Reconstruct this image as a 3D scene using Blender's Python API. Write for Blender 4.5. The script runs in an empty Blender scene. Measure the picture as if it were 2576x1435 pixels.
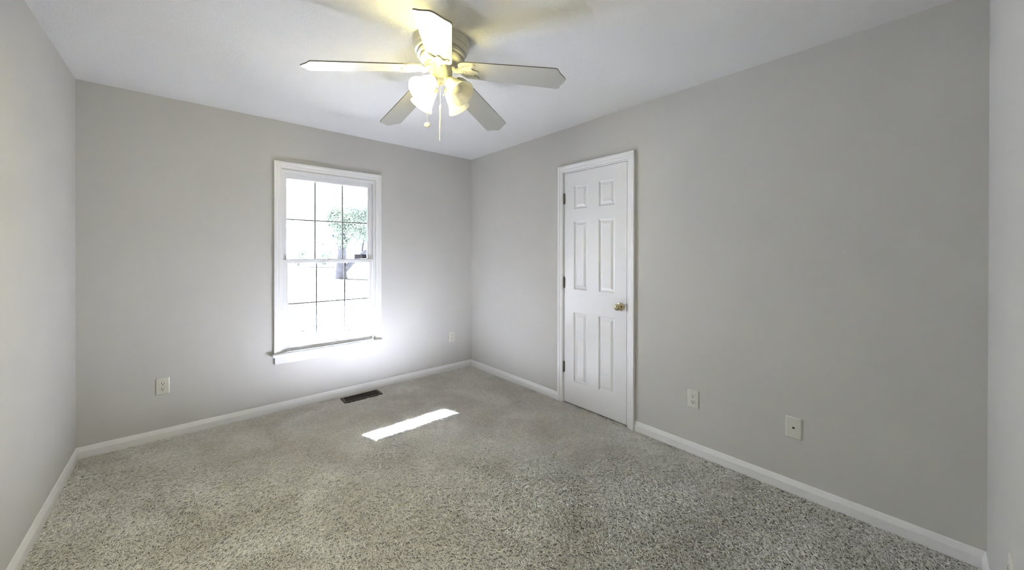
import bpy, bmesh, math, random
import numpy as np
from mathutils import Vector, Matrix
random.seed(7)
C = bpy.context.scene.collection
SC = bpy.context.scene

# ------------------------------------------------------------------ camera
F_PX, CY = 931.105, 641.81
YAW, PITCH, ROLL = 0.71902, -0.0026958, 0.0017383
cam_d = bpy.data.cameras.new('camera')
cam_d.sensor_width = 36.0
cam_d.lens = F_PX / 2576.0 * 36.0
cam_d.shift_y = -(1435 / 2 - CY) / 2576.0
cam_d.clip_start = 0.02
cam_d.clip_end = 400
cam = bpy.data.objects.new('camera', cam_d)
C.objects.link(cam)
s_, c_ = math.sin(YAW), math.cos(YAW)
sp, cp = math.sin(PITCH), math.cos(PITCH)
fwd = Vector((s_ * cp, c_ * cp, sp))
rt = Vector((c_, -s_, 0))
up = Vector((-s_ * sp, -c_ * sp, cp))
sr, cr = math.sin(ROLL), math.cos(ROLL)
rt2 = rt * cr + up * sr
up2 = up * cr - rt * sr
M = Matrix.Identity(4)
for i in range(3):
    M[i][0], M[i][1], M[i][2] = rt2[i], up2[i], -fwd[i]
M[0][3], M[1][3], M[2][3] = -2.52665, -3.62078, 1.32556
cam.matrix_world = M
SC.camera = cam

# ------------------------------------------------------------------ world, sun, exposure
SKY_STRENGTH = 0.3
SUN_STRENGTH = 92.0
GLOW_STRENGTH = 1.5
BULB_STRENGTH = 50.0
HALL_FILL_WATTS = 1.8
SC.view_settings.view_transform = 'Standard'
SC.view_settings.look = 'None'
SC.view_settings.gamma = 1.0
SC.view_settings.use_curve_mapping = False
SC.view_settings.exposure = 4.07
w = bpy.data.worlds.new('world')
SC.world = w
w.use_nodes = True
SUN_DIR = Vector((0.345, -1.0, -0.592)).normalized()
wt = w.node_tree
bg = wt.nodes['Background']
bg.inputs['Color'].default_value = (0.90, 0.95, 1.0, 1)
bg.inputs['Strength'].default_value = SKY_STRENGTH
# hazy bright sky around the sun
wtc = wt.nodes.new('ShaderNodeTexCoord')
wdot = wt.nodes.new('ShaderNodeVectorMath'); wdot.operation = 'DOT_PRODUCT'
wdot.inputs[1].default_value = -SUN_DIR
wmax = wt.nodes.new('ShaderNodeMath'); wmax.operation = 'MAXIMUM'; wmax.inputs[1].default_value = 0.0
wpow = wt.nodes.new('ShaderNodeMath'); wpow.operation = 'POWER'; wpow.inputs[1].default_value = 14.0
wmul = wt.nodes.new('ShaderNodeMath'); wmul.operation = 'MULTIPLY'; wmul.inputs[1].default_value = GLOW_STRENGTH
bg2 = wt.nodes.new('ShaderNodeBackground')
bg2.inputs['Color'].default_value = (0.86, 0.90, 1.0, 1)
wadd = wt.nodes.new('ShaderNodeAddShader')
wt.links.new(wtc.outputs['Generated'], wdot.inputs[0])
wt.links.new(wdot.outputs['Value'], wmax.inputs[0])
wt.links.new(wmax.outputs[0], wpow.inputs[0])
wt.links.new(wpow.outputs[0], wmul.inputs[0])
wt.links.new(wmul.outputs[0], bg2.inputs['Strength'])
wt.links.new(bg.outputs[0], wadd.inputs[0])
wt.links.new(bg2.outputs[0], wadd.inputs[1])
wt.links.new(wadd.outputs[0], wt.nodes['World Output'].inputs['Surface'])
sd = bpy.data.lights.new('sun', 'SUN')
sd.energy = SUN_STRENGTH
sd.angle = math.radians(0.3)
sd.color = (0.92, 0.945, 1.20)
so = bpy.data.objects.new('sun', sd)
C.objects.link(so)
so.rotation_euler = SUN_DIR.to_track_quat('-Z', 'Y').to_euler()
so.location = (-3, 8, 6)
# daylight portal in the window opening (sampling guidance for the sky light)
pd = bpy.data.lights.new('window_portal', 'AREA')
pd.shape = 'RECTANGLE'
pd.size, pd.size_y = 0.76, 1.5
pd.cycles.is_portal = True
po = bpy.data.objects.new('window_portal', pd)
C.objects.link(po)
po.location = (-1.54, 0.10, 1.25)
po.rotation_euler = (math.radians(-90), 0, 0)
# added fill light in the unseen hallway behind the open door in the near wall
hd = bpy.data.lights.new('hall_fill_light', 'AREA')
hd.shape = 'DISK'
hd.size = 0.5
hd.energy = HALL_FILL_WATTS
hd.color = (1.0, 0.97, 0.92)
ho = bpy.data.objects.new('hall_fill_light', hd)
C.objects.link(ho)
ho.location = (-2.5, -4.7, 2.42)
SC.cycles.use_denoising = True
SC.cycles.use_adaptive_sampling = True
SC.cycles.adaptive_threshold = 0.02
SC.cycles.use_guiding = True
SC.cycles.use_surface_guiding = True
SC.cycles.guiding_training_samples = 32
SC.cycles.max_bounces = 10
SC.cycles.diffuse_bounces = 6
SC.cycles.transmission_bounces = 8
SC.cycles.transparent_max_bounces = 12
SC.cycles.sample_clamp_indirect = 12
SC.cycles.caustics_reflective = False
SC.cycles.caustics_refractive = False
SC.cycles.pixel_filter_type = 'BOX'
SC.cycles.filter_width = 1.0


# ------------------------------------------------------------------ materials
def mat(name, col, rough=0.5, metal=0.0, spec=0.5, bump=None, noise=None):
    """principled; bump=(scale, strength, distance); noise=(scale, amount) mottles the colour"""
    m = bpy.data.materials.new(name)
    m.use_nodes = True
    nt = m.node_tree
    p = nt.nodes['Principled BSDF']
    p.inputs['Base Color'].default_value = (*col, 1)
    p.inputs['Roughness'].default_value = rough
    p.inputs['Metallic'].default_value = metal
    p.inputs['Specular IOR Level'].default_value = spec
    tc = nt.nodes.new('ShaderNodeTexCoord')
    if bump:
        n = nt.nodes.new('ShaderNodeTexNoise')
        n.inputs['Scale'].default_value = bump[0]
        n.inputs['Detail'].default_value = 3
        b = nt.nodes.new('ShaderNodeBump')
        b.inputs['Strength'].default_value = bump[1]
        b.inputs['Distance'].default_value = bump[2]
        nt.links.new(tc.outputs['Object'], n.inputs['Vector'])
        nt.links.new(n.outputs['Fac'], b.inputs['Height'])
        nt.links.new(b.outputs['Normal'], p.inputs['Normal'])
    if noise:
        n = nt.nodes.new('ShaderNodeTexNoise')
        n.inputs['Scale'].default_value = noise[0]
        n.inputs['Detail'].default_value = 4
        r = nt.nodes.new('ShaderNodeValToRGB')
        a = noise[1]
        r.color_ramp.elements[0].position = 0.3
        r.color_ramp.elements[1].position = 0.7
        r.color_ramp.elements[0].color = (*[c * (1 - a) for c in col], 1)
        r.color_ramp.elements[1].color = (*[min(1, c * (1 + a)) for c in col], 1)
        nt.links.new(tc.outputs['Object'], n.inputs['Vector'])
        nt.links.new(n.outputs['Fac'], r.inputs['Fac'])
        nt.links.new(r.outputs['Color'], p.inputs['Base Color'])
    return m


def emit_mat(name, col, strength):
    m = bpy.data.materials.new(name)
    m.use_nodes = True
    nt = m.node_tree
    nt.nodes.clear()
    e = nt.nodes.new('ShaderNodeEmission')
    e.inputs['Color'].default_value = (*col, 1)
    e.inputs['Strength'].default_value = strength
    o = nt.nodes.new('ShaderNodeOutputMaterial')
    nt.links.new(e.outputs[0], o.inputs[0])
    return m


M_WALL = mat('wall_paint', (0.592, 0.585, 0.560), 0.62, spec=0.3, bump=(420, 0.05, 0.001), noise=(3.0, 0.012))
M_TRIM = mat('trim_paint', (0.82, 0.82, 0.82), 0.32, bump=(60, 0.02, 0.001))
M_DOOR = mat('door_paint', (0.82, 0.82, 0.825), 0.36, bump=(220, 0.03, 0.0006))
M_VINYL = mat('window_vinyl', (0.80, 0.81, 0.82), 0.35)
M_MUNTIN = mat('muntin_metal', (0.90, 0.91, 0.97), 0.4)
M_CREAM = mat('fan_enamel', (0.60, 0.585, 0.49), 0.28)
M_BLADE = mat('blade_laminate', (0.43, 0.428, 0.395), 0.38, noise=(6, 0.02))
M_BLADE_EDGE_SHADE = mat('blade_edge_shade', (0.26, 0.245, 0.20), 0.6)  # edge shade put into the colour, darker than the blade face
M_BRASS = mat('brass', (0.82, 0.75, 0.45), 0.32, metal=0.75)
M_ABRASS = mat('aged_brass', (0.62, 0.55, 0.36), 0.16, metal=1.0)
M_HINGE = mat('hinge_metal', (0.20, 0.18, 0.15), 0.45, metal=0.8)
M_PLATE = mat('plate_plastic', (0.70, 0.69, 0.625), 0.3)
M_SLOT = mat('slot_dark', (0.03, 0.03, 0.028), 0.7)
M_VENT = mat('vent_brown_metal', (0.055, 0.045, 0.036), 0.42, metal=0.3)
M_DARK = mat('vent_shade', (0.02, 0.02, 0.02), 0.9)
M_WHITE = mat('white_plastic', (0.93, 0.93, 0.90), 0.3)
M_BARK = mat('bark', (0.06, 0.06, 0.07), 0.9, bump=(6, 0.8, 0.05), noise=(3, 0.35))
GROUND = 0.05
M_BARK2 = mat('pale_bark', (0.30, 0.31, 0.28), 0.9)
M_GROUND = mat('dry_lawn', (GROUND, GROUND, GROUND * 0.9), 0.95, noise=(0.7, 0.10))
M_LITTER = mat('dead_leaf', (0.10, 0.11, 0.09), 0.9)
M_SIDING = mat('porch_wood', (0.72, 0.72, 0.70), 0.7)
M_LABEL = mat('label_lilac', (0.56, 0.56, 0.68), 0.4)
M_NAVY = mat('label_navy', (0.025, 0.022, 0.10), 0.4)
M_LABELW = mat('label_white', (0.75, 0.75, 0.82), 0.4)


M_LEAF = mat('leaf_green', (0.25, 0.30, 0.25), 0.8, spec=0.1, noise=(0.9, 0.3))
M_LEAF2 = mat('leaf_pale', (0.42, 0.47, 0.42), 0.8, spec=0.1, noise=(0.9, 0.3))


def glass_mat():
    m = bpy.data.materials.new('window_glass')
    m.use_nodes = True
    nt = m.node_tree
    nt.nodes.clear()
    tr = nt.nodes.new('ShaderNodeBsdfTransparent')
    tr.inputs['Color'].default_value = (0.97, 0.985, 0.98, 1)
    gl = nt.nodes.new('ShaderNodeBsdfGlossy')
    gl.inputs['Roughness'].default_value = 0.02
    fr = nt.nodes.new('ShaderNodeFresnel')
    fr.inputs['IOR'].default_value = 1.45
    mx = nt.nodes.new('ShaderNodeMixShader')
    o = nt.nodes.new('ShaderNodeOutputMaterial')
    nt.links.new(fr.outputs[0], mx.inputs[0])
    nt.links.new(tr.outputs[0], mx.inputs[1])
    nt.links.new(gl.outputs[0], mx.inputs[2])
    nt.links.new(mx.outputs[0], o.inputs[0])
    return m


M_GLASS = glass_mat()


def frosted_mat():
    m = bpy.data.materials.new('frosted_glass')
    m.use_nodes = True
    nt = m.node_tree
    nt.nodes.clear()
    d = nt.nodes.new('ShaderNodeBsdfDiffuse')
    d.inputs['Color'].default_value = (0.86, 0.85, 0.80, 1)
    t = nt.nodes.new('ShaderNodeBsdfTranslucent')
    t.inputs['Color'].default_value = (0.88, 0.86, 0.78, 1)
    g = nt.nodes.new('ShaderNodeBsdfGlossy')
    g.inputs['Roughness'].default_value = 0.35
    m1 = nt.nodes.new('ShaderNodeMixShader')
    m1.inputs[0].default_value = 0.55
    m2 = nt.nodes.new('ShaderNodeMixShader')
    m2.inputs[0].default_value = 0.05
    o = nt.nodes.new('ShaderNodeOutputMaterial')
    nt.links.new(d.outputs[0], m1.inputs[1])
    nt.links.new(t.outputs[0], m1.inputs[2])
    nt.links.new(m1.outputs[0], m2.inputs[1])
    nt.links.new(g.outputs[0], m2.inputs[2])
    nt.links.new(m2.outputs[0], o.inputs[0])
    return m


M_FROST = frosted_mat()
M_BULB_ON = emit_mat('bulb_lit', (1.0, 0.915, 0.48), BULB_STRENGTH)
M_BULB_DIM = emit_mat('bulb_dim', (1.0, 0.915, 0.48), BULB_STRENGTH * 0.15)
M_BULB_OFF = mat('bulb_unlit', (0.82, 0.81, 0.78), 0.3)


def ceiling_mat():
    m = mat('ceiling_stipple', (0.80, 0.795, 0.78), 0.85, spec=0.2)
    nt = m.node_tree
    p = nt.nodes['Principled BSDF']
    tc = nt.nodes.new('ShaderNodeTexCoord')
    n1 = nt.nodes.new('ShaderNodeTexNoise')
    n1.inputs['Scale'].default_value = 95
    n1.inputs['Detail'].default_value = 5
    n1.inputs['Roughness'].default_value = 0.65
    n1.inputs['Distortion'].default_value = 0.3
    r = nt.nodes.new('ShaderNodeValToRGB')
    r.color_ramp.elements[0].position = 0.30
    r.color_ramp.elements[1].position = 0.70
    b = nt.nodes.new('ShaderNodeBump')
    b.inputs['Strength'].default_value = 0.6
    b.inputs['Distance'].default_value = 0.004
    nt.links.new(tc.outputs['Object'], n1.inputs['Vector'])
    nt.links.new(n1.outputs['Fac'], r.inputs['Fac'])
    nt.links.new(r.outputs['Color'], b.inputs['Height'])
    nt.links.new(b.outputs['Normal'], p.inputs['Normal'])
    return m


M_CEIL = ceiling_mat()


def carpet_mat():
    m = bpy.data.materials.new('carpet_frieze')
    m.use_nodes = True
    nt = m.node_tree
    p = nt.nodes['Principled BSDF']
    p.inputs['Roughness'].default_value = 1.0
    p.inputs['Specular IOR Level'].default_value = 0.05
    tc = nt.nodes.new('ShaderNodeTexCoord')
    # fleck of the yarn
    n1 = nt.nodes.new('ShaderNodeNewGeometry')
    r1 = nt.nodes.new('ShaderNodeValToRGB')
    r1.color_ramp.elements[0].position = 0.0
    r1.color_ramp.elements[1].position = 1.0
    r1.color_ramp.elements[0].color = (0.65, 0.635, 0.60, 1)
    r1.color_ramp.elements[1].color = (0.80, 0.79, 0.765, 1)
    # traffic and nap patches
    n2 = nt.nodes.new('ShaderNodeTexNoise')
    n2.inputs['Scale'].default_value = 2.6
    n2.inputs['Detail'].default_value = 4
    n2.inputs['Distortion'].default_value = 0.6
    r2 = nt.nodes.new('ShaderNodeValToRGB')
    r2.color_ramp.elements[0].position = 0.35
    r2.color_ramp.elements[1].position = 0.68
    r2.color_ramp.elements[0].color = (0.86, 0.845, 0.815, 1)
    r2.color_ramp.elements[1].color = (1.08, 1.08, 1.08, 1)
    mx = nt.nodes.new('ShaderNodeMix')
    mx.data_type = 'RGBA'
    mx.blend_type = 'MULTIPLY'
    mx.inputs[0].default_value = 1.0
    nt.links.new(tc.outputs['Object'], n2.inputs['Vector'])
    nt.links.new(n1.outputs['Random Per Island'], r1.inputs['Fac'])
    nt.links.new(n2.outputs['Fac'], r2.inputs['Fac'])
    nt.links.new(r1.outputs['Color'], mx.inputs[6])
    nt.links.new(r2.outputs['Color'], mx.inputs[7])
    nt.links.new(mx.outputs[2], p.inputs['Base Color'])
    return m


M_CARPET = carpet_mat()


# ------------------------------------------------------------------ helpers
def link(name, me, material=None, parent=None):
    o = bpy.data.objects.new(name, me)
    if material is not None:
        for mm in (material if isinstance(material, (list, tuple)) else [material]):
            me.materials.append(mm)
    C.objects.link(o)
    if parent is not None:
        o.parent = parent
    return o


def obj(name, bm, material=None, parent=None, smooth=None, loc=None):
    me = bpy.data.meshes.new(name)
    bmesh.ops.recalc_face_normals(bm, faces=bm.faces[:])
    bm.to_mesh(me)
    bm.free()
    if smooth:
        for p in me.polygons:
            p.use_smooth = True
        me.set_sharp_from_angle(angle=math.radians(smooth))
    o = link(name, me, material, parent)
    if loc is not None:
        o.location = loc
    return o


def empty(name, loc=(0, 0, 0), parent=None):
    o = bpy.data.objects.new(name, None)
    o.empty_display_size = 0.05
    o.location = loc
    C.objects.link(o)
    if parent:
        o.parent = parent
    return o


def tag(o, label=None, cat=None, group=None, kind=None):
    if label: o['label'] = label
    if cat: o['category'] = cat
    if group: o['group'] = group
    if kind: o['kind'] = kind
    return o


def box(bm, x0, x1, y0, y1, z0, z1, bev=0.0, mi=0):
    vs = [bm.verts.new((x, y, z)) for x in (x0, x1) for y in (y0, y1) for z in (z0, z1)]
    fs = []
    for idx in ((0, 1, 3, 2), (4, 6, 7, 5), (0, 4, 5, 1), (2, 3, 7, 6), (0, 2, 6, 4), (1, 5, 7, 3)):
        f = bm.faces.new([vs[i] for i in idx])
        f.material_index = mi
        fs.append(f)
    if bev > 0:
        es = list({e for f in fs for e in f.edges})
        bmesh.ops.bevel(bm, geom=es, offset=bev, segments=2, affect='EDGES', profile=0.5)
    return bm


def lathe(bm, prof, mtx=Matrix.Identity(4), seg=48, cap0=False, cap1=False):
    """prof: list of (r, z)"""
    rings = []
    for r, z in prof:
        if r < 1e-6:
            rings.append([bm.verts.new(mtx @ Vector((0, 0, z)))])
        else:
            rings.append([bm.verts.new(mtx @ Vector((r * math.cos(2 * math.pi * i / seg), r * math.sin(2 * math.pi * i / seg), z))) for i in range(seg)])
    for a, b in zip(rings, rings[1:]):
        for i in range(seg):
            j = (i + 1) % seg
            if len(a) == 1 and len(b) == 1:
                continue
            if len(a) == 1:
                bm.faces.new((a[0], b[i], b[j]))
            elif len(b) == 1:
                bm.faces.new((a[i], a[j], b[0]))
            else:
                bm.faces.new((a[i], a[j], b[j], b[i]))
    if cap0 and len(rings[0]) > 1: bm.faces.new(rings[0])
    if cap1 and len(rings[-1]) > 1: bm.faces.new(rings[-1])
    return bm


def prism(bm, pts, t0, t1, mtx=Matrix.Identity(4), edge_mi=0):
    """outline pts (u,v) extruded from w=t0 to w=t1"""
    a = [bm.verts.new(mtx @ Vector((u, v, t0))) for u, v in pts]
    b = [bm.verts.new(mtx @ Vector((u, v, t1))) for u, v in pts]
    n = len(pts)
    bm.faces.new(a[::-1])
    bm.faces.new(b)
    for i in range(n):
        f = bm.faces.new((a[i], a[(i + 1) % n], b[(i + 1) % n], b[i]))
        f.material_index = edge_mi
    return bm


def tube(bm, pts, rad, seg=10, cap=True):
    pts = [Vector(p) for p in pts]
    n = len(pts)
    rads = rad if isinstance(rad, (list, tuple)) else [rad] * n
    rings = []
    prev = None
    for i, p in enumerate(pts):
        t = (pts[min(i + 1, n - 1)] - pts[max(i - 1, 0)]).normalized()
        if prev is None:
            u = t.orthogonal().normalized()
        else:
            u = (prev - t * prev.dot(t)).normalized()
        prev = u
        v = t.cross(u)
        rings.append([bm.verts.new(p + (u * math.cos(2 * math.pi * k / seg) + v * math.sin(2 * math.pi * k / seg)) * rads[i]) for k in range(seg)])
    for a, b in zip(rings, rings[1:]):
        for k in range(seg):
            bm.faces.new((a[k], a[(k + 1) % seg], b[(k + 1) % seg], b[k]))
    if cap:
        bm.faces.new(rings[0][::-1])
        bm.faces.new(rings[-1])
    return bm


def sweep(bm, prof, path, closed=False):
    """prof: list of (a, d): a = distance across the strip, d = height off the wall.
    path: list of (point, across_dir, out_dir) giving mitred stations."""
    rings = []
    for P, A, D in path:
        P, A, D = Vector(P), Vector(A), Vector(D)
        rings.append([bm.verts.new(P + A * a + D * d) for a, d in prof])
    m = len(prof)
    for r0, r1 in zip(rings, rings[1:] + ([rings[0]] if closed else [])):
        for i in range(m):
            j = (i + 1) % m
            bm.faces.new((r0[i], r0[j], r1[j], r1[i]))
    if not closed:
        bm.faces.new(rings[0])
        bm.faces.new(rings[-1][::-1])
    return bm


# ------------------------------------------------------------------ room shell
W, N, H, T = 3.068, -3.769, 2.44, 0.14
# window hole and door hole
WX0, WX1, WZ0, WZ1 = -1.937, -1.145, 0.465, 2.035
DY0, DY1, DZ1 = -2.078, -1.436, 2.048


def wall_hole(name, along, a0, a1, h0, h1, z0h, z1h, fixed0, fixed1):
    """wall slab with one rectangular hole; along='x' or 'y'"""
    bm = bmesh.new()
    for (p0, p1, z0, z1) in ((a0, h0, -0.1, H + 0.12), (h1, a1, -0.1, H + 0.12), (h0, h1, z1h, H + 0.12)) + (((h0, h1, -0.1, z0h),) if z0h > 0 else ()):
        if along == 'x':
            box(bm, p0, p1, fixed0, fixed1, z0, z1)
        else:
            box(bm, fixed0, fixed1, p0, p1, z0, z1)
    bmesh.ops.remove_doubles(bm, verts=bm.verts[:], dist=1e-5)
    return tag(obj(name, bm, M_WALL), kind='structure')


wall_hole('wall_back', 'x', -W - T, T, WX0, WX1, WZ0, WZ1, 0.0, T)
wall_hole('wall_right', 'y', N - T, 0.0, DY0, DY1, 0.0, DZ1, 0.0, T)
b = bmesh.new(); box(b, -W - T, -W, N - T, 0.0, -0.1, H + 0.12)
tag(obj('wall_left', b, M_WALL), kind='structure')
wall_hole('wall_near', 'x', -W, 0.0, -2.95, -2.10, 0.0, 2.05, N - T, N)
# unseen hallway added for fill light behind the near wall (the photographer stands in its doorway)
b = bmesh.new()
HY0, HY1, HX0, HX1 = -5.3, N - T, -4.0, -1.2
box(b, HX0, HX1, HY0 - 0.1, HY0, -0.1, H + 0.1)
box(b, HX0 - 0.1, HX0, HY0 - 0.1, HY1, -0.1, H + 0.1)
box(b, HX1, HX1 + 0.1, HY0 - 0.1, HY1, -0.1, H + 0.1)
box(b, HX0 - 0.1, -W - T, HY1, HY1 + T, -0.1, H + 0.1)
tag(obj('wall_hall', b, M_WALL), kind='structure')
b = bmesh.new(); box(b, HX0 - 0.1, HX1 + 0.1, HY0 - 0.1, HY1, H, H + 0.1)
tag(obj('ceiling_hall', b, M_CEIL), kind='structure')
b = bmesh.new(); box(b, HX0 - 0.1, HX1 + 0.1, HY0 - 0.1, N, -0.12, -0.006)
tag(obj('floor_hall', b, M_CARPET), kind='structure')
b = bmesh.new(); box(b, -W, 0, N, 0, H, H + 0.1)
tag(obj('ceiling', b, M_CEIL), kind='structure')
# unseen closet box added behind the door to stop light leaking through gaps
b = bmesh.new()
box(b, T, 0.75, -2.4, -2.3, -0.1, 2.3); box(b, T, 0.75, -1.2, -1.1, -0.1, 2.3)
box(b, 0.75, 0.85, -2.4, -1.1, -0.1, 2.3); box(b, T, 0.85, -2.4, -1.1, 2.3, 2.4)
box(b, 0.0, 0.85, -2.4, -1.1, -0.14, -0.1)
tag(obj('wall_closet', b, M_WALL), kind='structure')


# --- floor slab and the carpet pile on it: short twisted yarns lying in mixed directions
VX0, VX1, VY0, VY1 = -1.488, -1.150, -0.204, -0.070      # floor vent cut-out
b = bmesh.new(); box(b, -W, 0.14, N, 0.0, -0.12, -0.0070)
tag(obj('floor', b, M_CARPET), kind='structure')


def carpet_pile(density=22000):
    rng = np.random.default_rng(11)
    x0, x1, y0, y1 = -W + 0.006, -0.006, N - 0.10, -0.006
    n = int((x1 - x0) * (y1 - y0) * density)
    X = x0 + (x1 - x0) * rng.random(n)
    Y = y0 + (y1 - y0) * rng.random(n)
    # a strip of carpet runs under the door
    nd = int(0.62 * 0.09 * density)
    X = np.concatenate([X, 0.09 * rng.random(nd) - 0.006]); Y = np.concatenate([Y, -2.066 + 0.62 * rng.random(nd)])
    keep = ~((X > VX0 - 0.003) & (X < VX1 + 0.003) & (Y > VY0 - 0.003) & (Y < VY1 + 0.003))
    keep &= ~((Y < N) & ((X < -2.94) | (X > -2.11)))
    X, Y = X[keep], Y[keep]
    n = len(X)

    def field(cell, seed):
        r = np.random.default_rng(seed)
        gx, gy = int(3.4 / cell) + 3, int(4.2 / cell) + 3
        g = r.standard_normal((gy, gx))
        u = (X + 3.2) / cell; v = (Y + 4.0) / cell
        i = np.floor(u).astype(int); j = np.floor(v).astype(int)
        fu = u - i; fv = v - j
        fu = fu * fu * (3 - 2 * fu); fv = fv * fv * (3 - 2 * fv)
        return (g[j, i] * (1 - fu) + g[j, i + 1] * fu) * (1 - fv) + (g[j + 1, i] * (1 - fu) + g[j + 1, i + 1] * fu) * fv

    # nap: which way the pile has been brushed or trodden
    th = 0.9 + 1.3 * field(0.55, 1) + 0.8 * field(0.17, 2) + rng.standard_normal(n) * 0.95
    L = 0.0165 + 0.0075 * rng.random(n)
    R = 0.0021 + 0.0006 * rng.random(n)
    lift = 0.0012 * rng.standard_normal(n) + 0.0010 * field(0.12, 3)
    dx, dy = np.cos(th), np.sin(th)
    px, py = -dy, dx
    wig = 0.0026 * rng.standard_normal((n, 4))
    t = np.array([0.0, 0.30, 0.66, 1.0]); zt = np.array([-0.0050, 0.0005, 0.0022, -0.0004]); rr = np.array([1.0, 1.08, 1.05, 0.6])
    co = np.empty((n, 4, 3, 3), np.float32)
    for k in range(4):
        cx = X + dx * L * (t[k] - 0.5) + px * wig[:, k]
        cy = Y + dy * L * (t[k] - 0.5) + py * wig[:, k]
        cz = zt[k] + lift * (0.3 if k == 0 else 1.0)
        for m in range(3):
            a = math.pi / 2 + 2 * math.pi * m / 3
            co[:, k, m, 0] = cx + px * R * rr[k] * math.cos(a)
            co[:, k, m, 1] = cy + py * R * rr[k] * math.cos(a)
            co[:, k, m, 2] = cz + R * rr[k] * math.sin(a)
    q = []
    for k in range(3):
        for m in range(3):
            m2 = (m + 1) % 3
            q.append((k * 3 + m, k * 3 + m2, (k + 1) * 3 + m2, (k + 1) * 3 + m))
    q = np.array(q)[None] + (np.arange(n) * 12)[:, None, None]
    q = q.reshape(-1, 4).astype(np.int32)
    me = bpy.data.meshes.new('carpet_pile')
    me.vertices.add(n * 12)
    me.vertices.foreach_set('co', co.ravel())
    nf = len(q)
    me.loops.add(nf * 4)
    me.loops.foreach_set('vertex_index', q.ravel())
    me.polygons.add(nf)
    me.polygons.foreach_set('loop_start', (np.arange(nf) * 4).astype(np.int32))
    me.polygons.foreach_set('use_smooth', np.ones(nf, bool))
    me.update(calc_edges=True)
    tag(link('carpet_pile', me, M_CARPET), 'greyish beige frieze carpet pile covering the whole bedroom floor', 'carpet', kind='stuff')


carpet_pile()


# ------------------------------------------------------------------ baseboards
BB = [(0, 0), (0, 0.084), (0.003, 0.084), (0.006, 0.079), (0.0135, 0.056), (0.014, 0.052), (0.014, 0)]


def baseboard(name, p0, p1, out, m0=0.0, m1=0.0):
    """m0/m1: mitre at each end (sign of the run direction per unit out)"""
    p0, p1, out = Vector(p0), Vector(p1), Vector(out)
    d = (p1 - p0).normalized()
    bm = bmesh.new()
    rings = []
    for P, m in ((p0, m0), (p1, m1)):
        rings.append([bm.verts.new(P + out * a + d * (a * m) + Vector((0, 0, z - 0.008))) for a, z in BB])
    n = len(BB)
    for i in range(n):
        bm.faces.new((rings[0][i], rings[0][(i + 1) % n], rings[1][(i + 1) % n], rings[1][i]))
    bm.faces.new(rings[0]); bm.faces.new(rings[1][::-1])
    return tag(obj(name, bm, M_TRIM), kind='structure')


baseboard('baseboard_back', (-W, 0, 0), (0, 0, 0), (0, -1, 0), 1, -1)
baseboard('baseboard_left', (-W, 0, 0), (-W, N, 0), (1, 0, 0), 1, -1)
baseboard('baseboard_right', (0, 0, 0), (0, -1.379, 0), (-1, 0, 0), 1, 0)
baseboard('baseboard_right.001', (0, -2.139, 0), (0, N, 0), (-1, 0, 0), 0, -1)
baseboard('baseboard_near', (-2.10, N, 0), (0, N, 0), (0, 1, 0), 0, -1)

# ------------------------------------------------------------------ window_1
win = tag(empty('window_1', (-1.541, 0, 0.48)), kind='structure')
WO = Vector((-1.541, 0, 0.48))


def wpart(name, bm, m, parent=win, smooth=None):
    o = obj(name, bm, m, None, smooth)
    o.data.transform(Matrix.Translation(-WO))
    o.parent = parent
    return o


CAS = [(0, 0), (0, 0.0195), (0.004, 0.0215), (0.020, 0.020), (0.026, 0.016), (0.044, 0.0145), (0.048, 0.012), (0.052, 0.0125), (0.055, 0.0115), (0.055, 0)]


def casing(bm, along, lo, hi, zb, zt, face, outdir):
    """U-shaped casing around an opening: outer edges lo..hi, up to zt. profile a measured inward."""
    def P(a, z):
        v = [0, 0, z]
        v[0 if along == 'x' else 1] = a
        v[1 if along == 'x' else 0] = face
        return v
    A = Vector((1, 0, 0)) if along == 'x' else Vector((0, 1, 0))
    Z = Vector((0, 0, 1))
    D = Vector(outdir)
    return sweep(bm, CAS, [(P(lo, zb), A, D), (P(lo, zt), A - Z, D), (P(hi, zt), -A - Z, D), (P(hi, zb), -A, D)])


b = bmesh.new()
casing(b, 'x', -1.991, -1.089, 0.488, 2.100, 0.0, (0, -1, 0))
wpart('casing', b, M_TRIM, smooth=25)
b = bmesh.new(); box(b, -2.004, -1.083, -0.052, 0.0, 0.463, 0.488, 0.005); box(b, WX0, WX1, -0.002, 0.03, 0.463, 0.486)
wpart('stool', b, M_TRIM)
b = bmesh.new(); box(b, -1.985, -1.094, -0.017, 0.0, 0.400, 0.463, 0.003)
wpart('apron', b, M_TRIM)
# jamb liner with track ribs
b = bmesh.new()
for (x0, x1) in ((WX0 - 0.002, WX0 + 0.009), (WX1 - 0.009, WX1 + 0.002)):
    box(b, x0, x1, 0.001, 0.139, 0.466, 2.0215)
for xm, sgn in ((WX0 + 0.009, 1), (WX1 - 0.009, -1)):
    for y in (0.006, 0.042, 0.078):
        box(b, min(xm, xm + sgn * 0.008), max(xm, xm + sgn * 0.008), y, y + 0.006, 0.486, 2.022)
box(b, WX0, WX1, 0.001, 0.139, 2.022, 2.036)
for y in (0.006, 0.044):
    box(b, WX0 + 0.0175, WX1 - 0.0175, y, y + 0.007, 2.008, 2.0225)
box(b, WX0, WX1, 0.03, 0.139, 0.463, 0.480)
wpart('jamb', b, M_VINYL)


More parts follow.
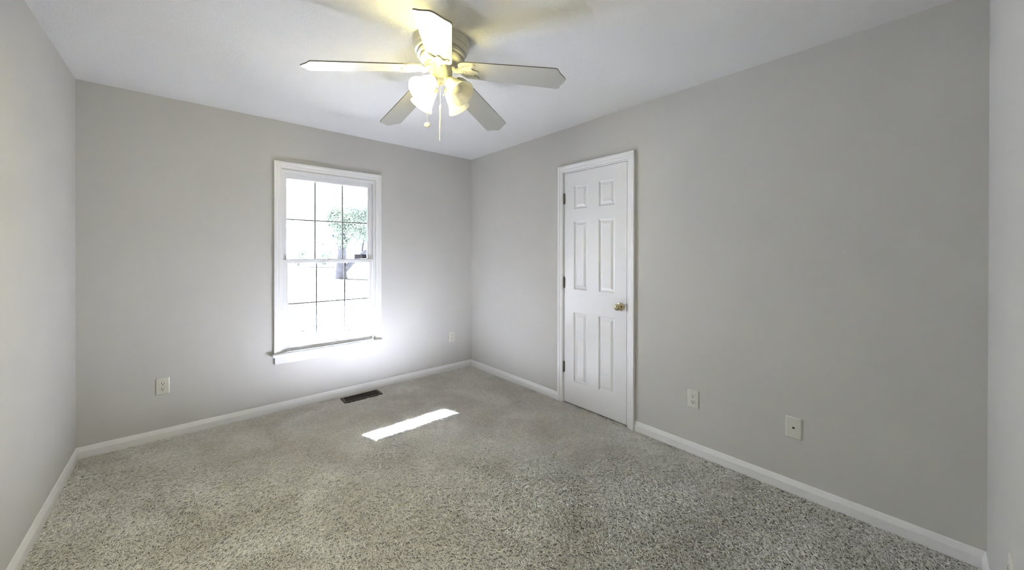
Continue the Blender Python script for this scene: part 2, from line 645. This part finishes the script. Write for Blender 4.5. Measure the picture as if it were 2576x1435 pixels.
def sash(name, x0, x1, z0, z1, gx0, gx1, gz0, gz1, y, mx, mz):
    th = 0.034
    bm = bmesh.new()
    box(bm, x0, gx0, y - th / 2, y + th / 2, z0, z1, 0.003)
    box(bm, gx1, x1, y - th / 2, y + th / 2, z0, z1, 0.003)
    box(bm, gx0 - 0.003, gx1 + 0.003, y - th / 2, y + th / 2, z0, gz0, 0.003)
    box(bm, gx0 - 0.003, gx1 + 0.003, y - th / 2, y + th / 2, gz1, z1, 0.003)
    # glazing bead
    for (a0, a1, c0, c1) in ((gx0, gx0 + 0.004, gz0, gz1), (gx1 - 0.004, gx1, gz0, gz1), (gx0, gx1, gz0, gz0 + 0.004), (gx0, gx1, gz1 - 0.004, gz1)):
        box(bm, a0, a1, y - 0.009, y + 0.009, c0, c1)
    s = wpart(name, bm, M_VINYL)
    bm = bmesh.new()
    box(bm, gx0 - 0.004, gx1 + 0.004, y - 0.0015, y + 0.0015, gz0 - 0.004, gz1 + 0.004)
    wpart('glass_pane', bm, M_GLASS, s)
    bm = bmesh.new()
    hw = 0.0052
    for x in mx:
        box(bm, x - hw, x + hw, y + 0.004, y + 0.009, gz0, gz1)
        # rounded knuckle where the bars cross
        lathe(bm, [(0, 0.0032), (0.0085, 0.0032), (0.0085, 0.0098), (0, 0.0098)], Matrix.Translation((x, y, mz)) @ Matrix.Rotation(math.radians(-90), 4, 'X'), 12)
    box(bm, gx0, gx1, y + 0.004, y + 0.009, mz - hw, mz + hw)
    wpart('muntin_grid', bm, M_MUNTIN, s)
    return s


up_s = sash('upper_sash', -1.926, -1.160, 1.243, 2.010, -1.893, -1.196, 1.273, 1.976, 0.062, (-1.664, -1.429), 1.622)
lo_s = sash('lower_sash', -1.926, -1.166, 0.488, 1.272, -1.889, -1.188, 0.531, 1.245, 0.025, (-1.660, -1.420), 0.8915)
# bottom rail lift and lock
b = bmesh.new(); box(b, -1.90, -1.19, -0.001, 0.010, 0.500, 0.508, 0.002)
wpart('lift_rail', b, M_VINYL, lo_s)
b = bmesh.new()
box(b, -1.580, -1.525, 0.012, 0.036, 1.271, 1.277, 0.002)
lathe(b, [(0.011, 1.276), (0.011, 1.286), (0, 1.287)], Matrix.Translation((-1.553, 0.024, 0)), 16, cap0=True)
box(b, -1.588, -1.545, 0.010, 0.020, 1.283, 1.289, 0.002)
wpart('sash_lock', b, M_VINYL, lo_s)

# security sticker stuck to the inside of the upper pane
st = empty('window_sticker', (-1.263, 0.0600, 1.2995))
tag(st, 'small lilac security sticker in the corner of the upper window pane', 'sticker')
SO = Vector((-1.263, 0.0600, 1.2995))


def stpart(name, bm, m):
    o = obj(name, bm, m); o.data.transform(Matrix.Translation(-SO)); o.parent = st
    return o


b = bmesh.new(); box(b, -1.320, -1.206, 0.0596, 0.0604, 1.279, 1.320)
stpart('backing', b, M_LABEL)
b = bmesh.new()
for z, ws in ((1.3075, (9, 14, 11, 13, 12)), (1.2905, (16, 12, 18, 10))):
    x = -1.316
    for wd in ws:
        wd = wd / 1000.0
        box(b, x, x + wd - 0.002, 0.0591, 0.0597, z - 0.0032, z + 0.0032)
        x += wd
stpart('small_print', b, mat('label_ink', (0.13, 0.12, 0.22), 0.5))
b = bmesh.new(); box(b, -1.249, -1.209, 0.0591, 0.0597, 1.2835, 1.3155)
stpart('logo_box', b, M_NAVY)
fc = bpy.data.curves.new('logo', 'FONT')
fc.body = 'ADT'; fc.size = 0.021; fc.align_x = 'CENTER'; fc.align_y = 'CENTER'; fc.extrude = 0.0003; fc.shear = 0.15
fo = bpy.data.objects.new('logo_tmp', fc); C.objects.link(fo)
dg = bpy.context.evaluated_depsgraph_get()
me = bpy.data.meshes.new_from_object(fo.evaluated_get(dg))
bpy.data.objects.remove(fo)
me.transform(Matrix.Rotation(math.radians(90), 4, 'X'))
lo = link('logo_letters', me, M_LABELW, st)
lo.location = (-1.229 - SO.x, -0.0012, 0)

# ------------------------------------------------------------------ door_1
DO = Vector((0, -1.755, 0))
door = tag(empty('door_1', DO), kind='structure')


def dpart(name, bm, m, parent=door, smooth=None):
    o = obj(name, bm, m, None, smooth)
    o.data.transform(Matrix.Translation(-DO))
    o.parent = parent
    return o


b = bmesh.new()
casing(b, 'y', -2.139, -1.379, -0.006, 2.106, 0.0, (-1, 0, 0))
dpart('casing', b, M_TRIM, smooth=25)
b = bmesh.new()
box(b, -0.0005, 0.139, -2.0795, -2.071, -0.01, 2.0404)
box(b, -0.0005, 0.139, -1.441, -1.4345, -0.01, 2.0404)
box(b, -0.0005, 0.139, -2.0795, -1.4345, 2.0405, 2.0495)
for y0, y1, z0, z1 in ((-2.071, -2.058, 0, 2.04), (-1.454, -1.441, 0, 2.04), (-2.071, -1.441, 2.026, 2.04)):
    box(b, 0.045, 0.058, y0, y1, z0, z1)
dpart('jamb', b, M_TRIM)

# slab with six moulded raised panels, x = depth (front face at x=-0.001)
SY0, SY1, SZ0, SZ1 = -2.0660, -1.4445, 0.014, 2.0375
XF = 0.002
bm = bmesh.new()
ys = [SY0, -1.961, -1.807, -1.693, -1.548, SY1]
zs = [SZ0, 0.212, 0.820, 1.016, 1.613, 1.716, 1.924, SZ1]
V = [[bm.verts.new((XF, y, z)) for z in zs] for y in ys]
for i in range(5):
    for j in range(7):
        panel = i in (1, 3) and j in (1, 3, 5)
        c4 = (V[i][j], V[i + 1][j], V[i + 1][j + 1], V[i][j + 1])
        if not panel:
            bm.faces.new(c4)
            continue
        prev = c4
        cy, cz = (ys[i] + ys[i + 1]) / 2, (zs[j] + zs[j + 1]) / 2
        hy, hz = (ys[i + 1] - ys[i]) / 2, (zs[j + 1] - zs[j]) / 2
        for ins, dep in ((0.003, 0.001), (0.012, 0.0085), (0.016, 0.0095), (0.019, 0.0095), (0.038, 0.0025), (0.040, 0.002)):
            cur = [bm.verts.new((XF + dep, cy + sy * (hy - ins), cz + sz * (hz - ins))) for sy, sz in ((-1, -1), (1, -1), (1, 1), (-1, 1))]
            for k in range(4):
                bm.faces.new((prev[k], prev[(k + 1) % 4], cur[(k + 1) % 4], cur[k]))
            prev = cur
        bm.faces.new(prev)
# sides and back
XB = 0.037
bk = [bm.verts.new((XB, y, z)) for y, z in ((SY0, SZ0), (SY1, SZ0), (SY1, SZ1), (SY0, SZ1))]
bm.faces.new(bk)
left = [V[0][j] for j in range(8)]
right = [V[5][j] for j in range(8)]
bot = [V[i][0] for i in range(6)]
top = [V[i][7] for i in range(6)]
bm.faces.new(left + [bk[3], bk[0]])
bm.faces.new(right + [bk[2], bk[1]])
bm.faces.new(bot + [bk[1], bk[0]])
bm.faces.new(top + [bk[2], bk[3]])
slab = dpart('door_slab', bm, M_DOOR)

# knob: rose + neck + ball, axis along -x
KP = Vector((0.002, -2.016, 0.917))
mk = Matrix.Translation(KP) @ Matrix.Rotation(math.radians(-90), 4, 'Y')
b = bmesh.new()
lathe(b, [(0.031, 0.0), (0.032, 0.004), (0.029, 0.009), (0.020, 0.012), (0.0125, 0.015), (0.0115, 0.026), (0.014, 0.031), (0.021, 0.035),
          (0.0258, 0.042), (0.0268, 0.050), (0.025, 0.057), (0.019, 0.063), (0.010, 0.066), (0, 0.0665)], mk, 40, cap0=True)
tag(dpart('door_knob', b, M_ABRASS, slab, smooth=40), 'polished brass door knob')
b = bmesh.new(); box(b, -0.0012, 0.020, -2.0725, -2.0668, 0.885, 0.950)
dpart('latch_plate', b, M_HINGE)
# hinges at the far jamb
for z in (0.3235, 1.0715, 1.8175):
    b = bmesh.new()
    lathe(b, [(0.0, -0.050), (0.004, -0.050), (0.0068, -0.046), (0.0068, 0.046), (0.004, 0.050), (0, 0.050)], Matrix.Translation((-0.0055, -1.4415, z)), 14)
    box(b, -0.002, 0.001, -1.452, -1.434, z - 0.044, z + 0.044)
    dpart('hinge', b, M_HINGE, smooth=40)

# ------------------------------------------------------------------ wall plates
def wall_matrix(pos, wall):
    """local: u across (to the viewer's right), v up, w out of the wall"""
    if wall == 'back':
        R = Matrix(((1, 0, 0), (0, 0, -1), (0, 1, 0)))
    elif wall == 'right':
        R = Matrix(((0, 0, -1), (-1, 0, 0), (0, 1, 0)))
    else:
        R = Matrix(((-1, 0, 0), (0, 0, 1), (0, 1, 0)))
    return Matrix.Translation(pos) @ R.to_4x4()


def rrect(w_, h_, r, n=5):
    out = []
    for cx, cy, a0 in ((w_ - r, h_ - r, 0), (-w_ + r, h_ - r, 90), (-w_ + r, -h_ + r, 180), (w_ - r, -h_ + r, 270)):
        for k in range(n + 1):
            a = math.radians(a0 + 90 * k / n)
            out.append((cx + r * math.cos(a), cy + r * math.sin(a)))
    return out


def loft(bm, loops):
    rings = [[bm.verts.new((u, v, w_)) for u, v in pts] for pts, w_ in loops]
    n = len(rings[0])
    for a, c in zip(rings, rings[1:]):
        for i in range(n):
            bm.faces.new((a[i], a[(i + 1) % n], c[(i + 1) % n], c[i]))
    bm.faces.new(rings[0][::-1]); bm.faces.new(rings[-1])


def plate_mesh(bm):
    loft(bm, [(rrect(0.036, 0.059, 0.004), 0), (rrect(0.036, 0.059, 0.004), 0.0018), (rrect(0.0345, 0.0575, 0.004), 0.0042), (rrect(0.0315, 0.0545, 0.003), 0.0060)])


def outlet(pos, wall, label):
    root = empty('wall_outlet')
    root.matrix_world = wall_matrix(pos, wall)
    tag(root, label, 'outlet', 'electrical outlets on the walls')
    bm = bmesh.new(); plate_mesh(bm)
    obj('cover_plate', bm, M_PLATE, root)
    for vc in (0.0195, -0.0195):
        bm = bmesh.new()
        pts = []
        for k in range(40):
            a = 2 * math.pi * k / 40
            pts.append((0.0172 * math.cos(a), vc + max(-0.0138, min(0.0138, 0.0172 * math.sin(a)))))
        loft(bm, [(pts, 0.0055), (pts, 0.0078), ([(u * 0.95, vc + (v - vc) * 0.95) for u, v in pts], 0.0084)])
        r = obj('receptacle', bm, M_PLATE, root)
        bm = bmesh.new()
        box(bm, -0.0077, -0.0050, vc - 0.0005, vc + 0.0090, 0.0080, 0.0088)
        box(bm, 0.0050, 0.0077, vc + 0.0005, vc + 0.0080, 0.0080, 0.0088)
        lathe(bm, [(0.0, 0.0088), (0.0032, 0.0088), (0.0032, 0.0080), (0.0, 0.0080)], Matrix.Translation((0, vc - 0.0075, 0)), 14)
        obj('slots', bm, M_SLOT, r)
    bm = bmesh.new()
    lathe(bm, [(0.0032, 0.0055), (0.0032, 0.0066), (0.002, 0.0074), (0, 0.0076)], Matrix.Identity(4), 14)
    obj('screw', bm, M_PLATE, root)
    return root


outlet((-2.662, 0, 0.378), 'back', 'cream duplex outlet on the window wall, to the left of the window')
outlet((-0.265, 0, 0.381), 'back', 'small cream duplex outlet on the window wall, near the far corner')
outlet((0, -2.566, 0.364), 'right', 'cream duplex outlet on the right wall, nearer the door than the phone jack')
outlet((-0.772, N, 0.408), 'near', 'outlet seen edge-on at the far right edge of the photo')

pj = empty('phone_jack')
pj.matrix_world = wall_matrix((0, -3.108, 0.365), 'right')
tag(pj, 'cream phone jack plate with one dark socket, on the right wall', 'phone jack')
b = bmesh.new(); plate_mesh(b)
obj('cover_plate', b, M_PLATE, pj)
b = bmesh.new(); prism(b, [(-0.0062, 0.0045), (0.0062, 0.0045), (0.0062, -0.001), (0.003, -0.0045), (0.003, -0.0062), (-0.003, -0.0062), (-0.003, -0.0045), (-0.0062, -0.001)], 0.0055, 0.0066)
obj('jack_socket', b, M_SLOT, pj)
for v in (0.0415, -0.0415):
    b = bmesh.new()
    lathe(b, [(0.0034, 0.0055), (0.0034, 0.0066), (0.002, 0.0072), (0, 0.0073)], Matrix.Translation((0, v, 0)), 14)
    obj('screw', b, mat('screw_cream', (0.62, 0.61, 0.55), 0.4), pj)

# ------------------------------------------------------------------ floor vent
vent = empty('floor_vent', ((VX0 + VX1) / 2, (VY0 + VY1) / 2, 0.004))
tag(vent, 'dark brown metal floor vent in the carpet below the window', 'floor vent')
hx, hy = (VX1 - VX0) / 2, (VY1 - VY0) / 2
b = bmesh.new()
fw = 0.017
for (x0, x1, y0, y1) in ((-hx, hx, -hy, -hy + fw), (-hx, hx, hy - fw, hy), (-hx, -hx + fw * 1.3, -hy + fw, hy - fw), (hx - fw * 1.3, hx, -hy + fw, hy - fw)):
    box(b, x0, x1, y0, y1, -0.006, 0.0085, 0.002)
obj('frame', b, M_VENT, vent)
b = bmesh.new()
nl = 27
for i in range(nl):
    x = -hx + 0.024 + (2 * hx - 0.048) * i / (nl - 1)
    v = [b.verts.new(q) for q in ((x - 0.0022, -hy + 0.015, -0.004), (x + 0.0028, -hy + 0.015, 0.0065), (x + 0.0040, -hy + 0.015, 0.0065), (x - 0.0010, -hy + 0.015, -0.004))]
    v2 = [b.verts.new(q.co + Vector((0, 2 * hy - 0.03, 0))) for q in v]
    b.faces.new(v); b.faces.new(v2[::-1])
    for k in range(4):
        b.faces.new((v[k], v[(k + 1) % 4], v2[(k + 1) % 4], v2[k]))
box(b, -hx + 0.02, hx - 0.02, -0.003, 0.003, 0.002, 0.0072)
obj('louvers', b, M_VENT, vent)
b = bmesh.new(); box(b, -hx + 0.008, hx - 0.008, -hy + 0.008, hy - 0.008, -0.007, -0.0045)
obj('vent_inside_shade', b, M_DARK, vent)  # near-black sheet: the shade inside the vent, put in as colour
b = bmesh.new(); box(b, hx - 0.030, hx - 0.026, -0.012, 0.012, 0.004, 0.012, 0.001)
obj('damper_lever', b, M_VENT, vent)

# ------------------------------------------------------------------ ceiling fan
FC = Vector((-1.5235, -1.9055, H))
fan = empty('ceiling_fan', FC)
tag(fan, 'cream five-blade ceiling fan with four frosted tulip lamp shades', 'ceiling fan')
# everything below is in fan-local coords (z = 0 at the ceiling)
b = bmesh.new()
lathe(b, [(0.0, 0.0), (0.146, 0.0), (0.148, -0.002), (0.1475, -0.010), (0.143, -0.032), (0.1415, -0.038), (0.1385, -0.0405), (0.138, -0.0455), (0.1375, -0.048), (0.134, -0.058), (0.129, -0.0625),
          (0.1225, -0.0645), (0.122, -0.0695), (0.1265, -0.071), (0.1225, -0.081), (0.1155, -0.0855), (0.1085, -0.087), (0.108, -0.0915), (0.1125, -0.093), (0.106, -0.101), (0.094, -0.107), (0.080, -0.110), (0.0, -0.110)], seg=72)
obj('motor_housing', b, M_CREAM, fan, smooth=28)
b = bmesh.new()
lathe(b, [(0.0, -0.111), (0.070, -0.111), (0.072, -0.114), (0.072, -0.126), (0.069, -0.129), (0.0, -0.129)], seg=48)
obj('flywheel', b, M_CREAM, fan, smooth=28)
b = bmesh.new()
lathe(b, [(0.0, -0.127), (0.058, -0.127), (0.0615, -0.130), (0.0615, -0.137), (0.060, -0.142), (0.059, -0.165), (0.055, -0.186), (0.050, -0.200), (0.046, -0.206), (0.0, -0.208)], seg=48)
sw = obj('switch_housing', b, M_CREAM, fan, smooth=28)

BL = [(-123.37, 10.6, 14.0), (-52.34, 10.4, 13.0), (22.62, 11.3, 12.2), (91.8, 12.1, 11.3), (166.07, 12.0, 8.9)]
ZB = -0.136


def arc(cx, cy, r, a0, a1, n=6):
    return [(cx + r * math.cos(math.radians(a0 + (a1 - a0) * k / n)), cy + r * math.sin(math.radians(a0 + (a1 - a0) * k / n))) for k in range(n + 1)]


def blade_outline():
    # (r, s): from the rounded root to the ogee tip
    wr, wt = 0.062, 0.0735
    half = [(0.100, 0.0), (0.101, 0.020), (0.105, 0.036), (0.114, 0.049), (0.128, 0.0575), (0.146, wr - 0.001), (0.165, wr)]
    half += [(0.33, wr + 0.0045), (0.50, wr + 0.009), (0.610, wt)]
    half += [(0.619, wt - 0.0015), (0.625, wt - 0.006), (0.628, wt - 0.012), (0.632, 0.049), (0.640, 0.036), (0.650, 0.022), (0.657, 0.011), (0.660, 0.0)]
    mir = [(r, -s) for r, s in half[1:-1]][::-1]
    return half + mir


def iron_outline():
    half = [(0.086, 0.011), (0.106, 0.014), (0.124, 0.026), (0.140, 0.036), (0.164, 0.042), (0.180, 0.047), (0.191, 0.053), (0.200, 0.050), (0.201, 0.043),
            (0.193, 0.037), (0.182, 0.031), (0.174, 0.022), (0.182, 0.016), (0.198, 0.013), (0.208, 0.008), (0.211, 0.0)]
    return half + [(r, -s) for r, s in half[:-1]][::-1]


def make_blade():
    bm = bmesh.new()
    prism(bm, blade_outline(), -0.0028, 0.0028, edge_mi=1)
    bl = obj('blade', bm, [M_BLADE, M_BLADE_EDGE_SHADE], fan)
    bm = bmesh.new()
    # plate screwed under the blade
    prism(bm, iron_outline(), -0.0098, -0.0028)
    es = [e for e in bm.edges if abs(e.verts[0].co.z - e.verts[1].co.z) < 1e-6 and e.verts[0].co.z < -0.009]
    bmesh.ops.bevel(bm, geom=es, offset=0.002, segments=2, affect='EDGES')
    # raised ribs and screw heads
    for s in (-1, 1):
        tube(bm, [(0.102, s * 0.006, -0.0095), (0.134, s * 0.020, -0.0105), (0.166, s * 0.031, -0.0105), (0.189, s * 0.044, -0.0095)], [0.004, 0.0045, 0.0045, 0.0035], 8)
    for (r, s) in ((0.136, 0.0), (0.174, 0.033), (0.174, -0.033)):
        lathe(bm, [(0.0062, -0.0095), (0.0060, -0.0125), (0.004, -0.0142), (0, -0.0148)], Matrix.Translation((r, s, 0)), 14)
    # curved neck back to the flywheel (blade space; root dips below the blade)
    tube(bm, [(0.058, 0, 0.008), (0.070, 0, 0.002), (0.082, 0, -0.011), (0.094, 0, -0.0145), (0.110, 0, -0.0085), (0.126, 0, -0.0065)], [0.012, 0.0115, 0.011, 0.010, 0.010, 0.008], 12)
    ir = obj('blade_iron', bm, M_CREAM, bl, smooth=40)
    return bl


blade0 = make_blade()
blades = []
for i, (ang, droop, pitch) in enumerate(BL):
    if i == 0:
        bl = blade0
    else:
        bl = blade0.copy(); C.objects.link(bl)
        for ch in list(blade0.children):
            c2 = ch.copy(); C.objects.link(c2); c2.parent = bl
    a, d, p = map(math.radians, (ang, droop, pitch))
    rad = Vector((math.cos(a) * math.cos(d), math.sin(a) * math.cos(d), -math.sin(d)))
    n_ = Vector((-math.sin(a), math.cos(a), 0))
    upv = rad.cross(n_).normalized()
    side = n_ * math.cos(p) - upv * math.sin(p)
    nrm = rad.cross(side)
    m4 = Matrix.Identity(4)
    for k in range(3):
        m4[k][0], m4[k][1], m4[k][2] = rad[k], side[k], nrm[k]
    m4[2][3] = ZB
    bl.matrix_local = m4
    blades.append(bl)

# light kit: four arms, brass collars, frosted tulip shades
SHADE = [(0.0265, 0.0), (0.030, 0.004), (0.0335, 0.014), (0.0380, 0.030), (0.0415, 0.048), (0.0440, 0.066), (0.0480, 0.082), (0.0550, 0.098), (0.0620, 0.110), (0.0660, 0.118)]


def shade_bm():
    bm = bmesh.new()
    t = 0.0028
    outer = SHADE
    inner = [(r - t, z) for r, z in SHADE][::-1]
    lathe(bm, outer + [(0.0652, 0.1195)] + inner, seg=56)
    return bm


for k, az in enumerate((-164, -74, 16, 106)):
    a = math.radians(az)
    o_ = Vector((math.cos(a), math.sin(a), 0))
    ax = (o_ * math.cos(math.radians(43)) - Vector((0, 0, 1)) * math.sin(math.radians(43))).normalized()
    neck = o_ * 0.061 + Vector((0, 0, -0.225))
    # arm
    b = bmesh.new()
    tube(b, [o_ * 0.040 + Vector((0, 0, -0.186)), o_ * 0.044 + Vector((0, 0, -0.198)), o_ * 0.049 + Vector((0, 0, -0.210)), neck - ax * 0.006], [0.0095, 0.0095, 0.0095, 0.0105], 14)
    mz = neck.copy()
    R = ax.to_track_quat('Z', 'Y').to_matrix().to_4x4()
    MT = Matrix.Translation(neck) @ R
    arm = obj('lamp_arm', b, M_BRASS, fan, smooth=40)
    b = bmesh.new()
    lathe(b, [(0.0, -0.012), (0.016, -0.012), (0.026, -0.006), (0.0310, 0.002), (0.0325, 0.010), (0.0318, 0.011), (0.0300, 0.004), (0.024, -0.004), (0.0, -0.006)], MT, 32)
    for q in range(3):
        g = math.radians(120 * q + 60)
        d3 = (MT.to_3x3() @ Vector((math.cos(g), math.sin(g), 0)))
        c3 = MT @ Vector((0, 0, 0.007))
        tube(b, [c3 + d3 * 0.028, c3 + d3 * 0.040], 0.0022, 8)
        tube(b, [c3 + d3 * 0.0385, c3 + d3 * 0.0425], 0.0045, 10)
    obj('shade_collar', b, M_BRASS, arm, smooth=40)
    sh = obj('lamp_shade', shade_bm(), M_FROST, fan, smooth=50)
    sh.matrix_local = MT
    # bulb
    b = bmesh.new()
    lathe(b, [(0.0, -0.004), (0.012, -0.004), (0.012, 0.022), (0.016, 0.032), (0.0235, 0.046), (0.0265, 0.060), (0.0240, 0.073), (0.016, 0.083), (0.006, 0.087), (0, 0.0875)], seg=28)
    lit = k == 0
    bu = obj('bulb', b, M_BULB_ON if k == 0 else (M_BULB_DIM if k == 3 else M_BULB_OFF), sh, smooth=60)
    if lit:
        tag(sh, 'glowing shade of the brightest bulb')

# pull chains
b = bmesh.new()
lathe(b, [(0.0, -0.2065), (0.0055, -0.2065), (0.0055, -0.216), (0.0035, -0.219), (0, -0.2195)], Matrix.Translation((0.002, 0.012, 0)), 14)
conn = obj('chain_connector', b, M_BRASS, fan, smooth=40)


def bead_chain(bm, p, z0, z1, r=0.0011, pitch=0.0042):
    n = int((z0 - z1) / pitch)
    for i in range(n + 1):
        lathe(bm, [(0, -r), (r * 0.8, -r * 0.6), (r, 0), (r * 0.8, r * 0.6), (0, r)], Matrix.Translation((p[0], p[1], z0 - i * (z0 - z1) / n)), 6)
    tube(bm, [(p[0], p[1], z0), (p[0], p[1], z1)], r * 0.35, 5)


pc = (0.002, 0.012)
b = bmesh.new(); bead_chain(b, pc, -0.219, -0.327)
ch = obj('pull_chain', b, mat('chain_metal', (0.75, 0.75, 0.72), 0.3, metal=0.8), fan)
b = bmesh.new()
tube(b, [(pc[0] + 0.003, pc[1], -0.322), (pc[0] + 0.001, pc[1], -0.328), (pc[0] - 0.001, pc[1], -0.345), (pc[0] - 0.0005, pc[1], -0.40), (pc[0] - 0.0015, pc[1], -0.46), (pc[0] - 0.002, pc[1], -0.516)],
     [0.003, 0.0052, 0.0044, 0.0038, 0.0034, 0.0030], 10)
tube(b, [(pc[0] + 0.0035, pc[1], -0.330), (pc[0] + 0.003, pc[1], -0.348)], 0.0026, 8)
obj('pull_cord', b, M_WHITE, ch, smooth=50)
pc2 = (-0.0475, 0.0625)
b = bmesh.new()
bead_chain(b, pc2, -0.185, -0.418)
tube(b, [(-0.033, 0.043, -0.180), (-0.0475, 0.0625, -0.183)], 0.0025, 8)
ch2 = obj('pull_chain', b, M_BRASS, fan)
b = bmesh.new()
mm = Matrix.Translation((pc2[0], pc2[1], -0.428)) @ Matrix.Rotation(math.radians(-131 + 0), 4, 'Z') @ Matrix.Rotation(math.radians(68), 4, 'Y')
lathe(b, [(0.0, -0.0025), (0.0145, -0.0025), (0.0158, 0), (0.0145, 0.0025), (0.012, 0.0018), (0.010, 0.0032), (0.0, 0.0036)], mm, 28)
obj('pull_medallion', b, M_BRASS, ch2, smooth=40)

# ------------------------------------------------------------------ outside
GZ = -0.30
b = bmesh.new(); box(b, -60, 80, T + 0.02, 120, GZ - 0.2, GZ)
tag(obj('ground', b, M_GROUND), kind='structure')
# unseen porch roof added over the window to trim the sun to a strip
b = bmesh.new(); box(b, -9, 5, T, 3.45, 2.632, 2.80)
tag(obj('sun_trim_roof', b, M_SIDING), kind='structure')


def tree(name, base, trunk, branches, crown, n, leaf, lm, label, group, bark=None):
    t = empty(name, base)
    tag(t, label, 'tree', group)
    bm = bmesh.new()
    tube(bm, trunk[0], trunk[1], 12)
    for pts, rr in branches:
        tube(bm, pts, rr, 8)
    obj('trunk', bm, bark or M_BARK, t, smooth=60)
    rng = np.random.default_rng(abs(hash(label)) % 1000 if False else len(label))
    vs, fs = [], []
    for cx, cy, cz, rx, ry, rz, cnt in crown:
        for _ in range(int(cnt * n)):
            d = rng.standard_normal(3); d /= np.linalg.norm(d)
            rr = rng.random() ** 0.45
            p = np.array([cx + d[0] * rx * rr, cy + d[1] * ry * rr, cz + d[2] * rz * rr])
            u = rng.standard_normal(3); u /= np.linalg.norm(u)
            v = np.cross(u, rng.standard_normal(3)); v /= np.linalg.norm(v)
            L_ = leaf * (0.6 + 0.8 * rng.random())
            k = len(vs)
            vs += [p - u * L_, p + v * L_ * 0.35, p + u * L_, p - v * L_ * 0.35]
            fs.append((k, k + 1, k + 2, k + 3))
    me = bpy.data.meshes.new('foliage')
    me.from_pydata([tuple(v) for v in vs], [], fs)
    link('foliage', me, lm, t)
    return t


def at(px, py, depth):
    """a point of the place seen at a photo pixel, at a given forward distance"""
    x = (px - 1288) / F_PX; y = (py - CY) / F_PX
    v = fwd + rt2 * x - up2 * y
    return Vector(cam.matrix_world.translation) + v * depth


base = at(857, 700, 24); base.z = GZ - 0.05
# big tree right of the window centre: trunk forks at about eye height
tree('tree', base,
     ([(0, 0, 0), (0.0, 0, 0.9), (0.05, 0, 1.5), (0.1, 0, 2.3), (0.25, 0.1, 3.6), (0.5, 0.2, 5.2)], [0.42, 0.33, 0.30, 0.24, 0.15, 0.05]),
     [([(0.1, 0, 0.45), (0.55, -0.3, 1.05), (1.1, -0.6, 1.6), (1.9, -0.9, 2.2), (2.9, -1.2, 3.2)], [0.20, 0.19, 0.16, 0.10, 0.03]),
      ([(0.1, 0, 2.2), (0.8, 0, 3.0), (1.5, -0.1, 3.9)], [0.10, 0.06, 0.02]),
      ([(0.0, 0, 2.0), (-0.5, 0.1, 2.9), (-0.8, 0.1, 3.9)], [0.10, 0.06, 0.02]),
      ([(1.1, -0.6, 1.6), (1.3, -0.5, 2.6), (1.5, -0.4, 3.6)], [0.07, 0.05, 0.02])],
     [(1.2, 0, 3.3, 1.2, 1.2, 1.1, 1.0), (0.2, 0.2, 4.2, 1.1, 1.0, 0.8, 0.6), (1.7, -0.2, 4.6, 1.1, 1.0, 0.8, 0.7), (0.0, 0.0, 2.4, 0.55, 0.6, 0.5, 0.2), (-0.55, 0.1, 4.1, 0.65, 0.6, 0.75, 0.35), (-0.2, 0.1, 3.2, 0.6, 0.6, 0.6, 0.2), (2.2, -0.3, 2.7, 0.7, 0.8, 0.7, 0.35)],
     8000, 0.075, M_LEAF, 'grey-trunked forked tree seen through the right-hand window panes', None)
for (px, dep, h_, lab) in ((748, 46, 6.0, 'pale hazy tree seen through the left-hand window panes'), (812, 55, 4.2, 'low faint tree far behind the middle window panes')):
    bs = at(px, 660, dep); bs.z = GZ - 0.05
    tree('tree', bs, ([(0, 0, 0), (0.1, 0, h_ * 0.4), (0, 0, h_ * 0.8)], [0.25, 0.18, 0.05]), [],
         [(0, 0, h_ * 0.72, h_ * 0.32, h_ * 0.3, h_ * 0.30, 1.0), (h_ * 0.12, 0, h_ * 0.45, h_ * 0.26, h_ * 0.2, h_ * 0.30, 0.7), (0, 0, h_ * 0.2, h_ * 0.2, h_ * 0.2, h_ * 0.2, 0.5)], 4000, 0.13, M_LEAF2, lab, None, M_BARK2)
# dead leaves scattered over the lawn
rng = np.random.default_rng(5)
vs, fs = [], []
for _ in range(260):
    x = -1.5 + rng.random() * 14; y = 4.0 + rng.random() ** 1.4 * 14
    r = 0.03 + 0.05 * rng.random(); a = rng.random() * 6.28
    k = len(vs)
    vs += [(x + r * math.cos(a), y + r * math.sin(a), GZ + 0.012), (x + 0.4 * r * math.cos(a + 1.57), y + 0.4 * r * math.sin(a + 1.57), GZ + 0.03),
           (x - r * math.cos(a), y - r * math.sin(a), GZ + 0.012), (x - 0.4 * r * math.cos(a + 1.57), y - 0.4 * r * math.sin(a + 1.57), GZ + 0.004)]
    fs.append((k, k + 1, k + 2, k + 3))
me = bpy.data.meshes.new('leaf_litter')
me.from_pydata(vs, [], fs)
tag(link('leaf_litter', me, M_LITTER), 'dead leaves scattered on the bright lawn outside the window', 'leaves', kind='stuff')
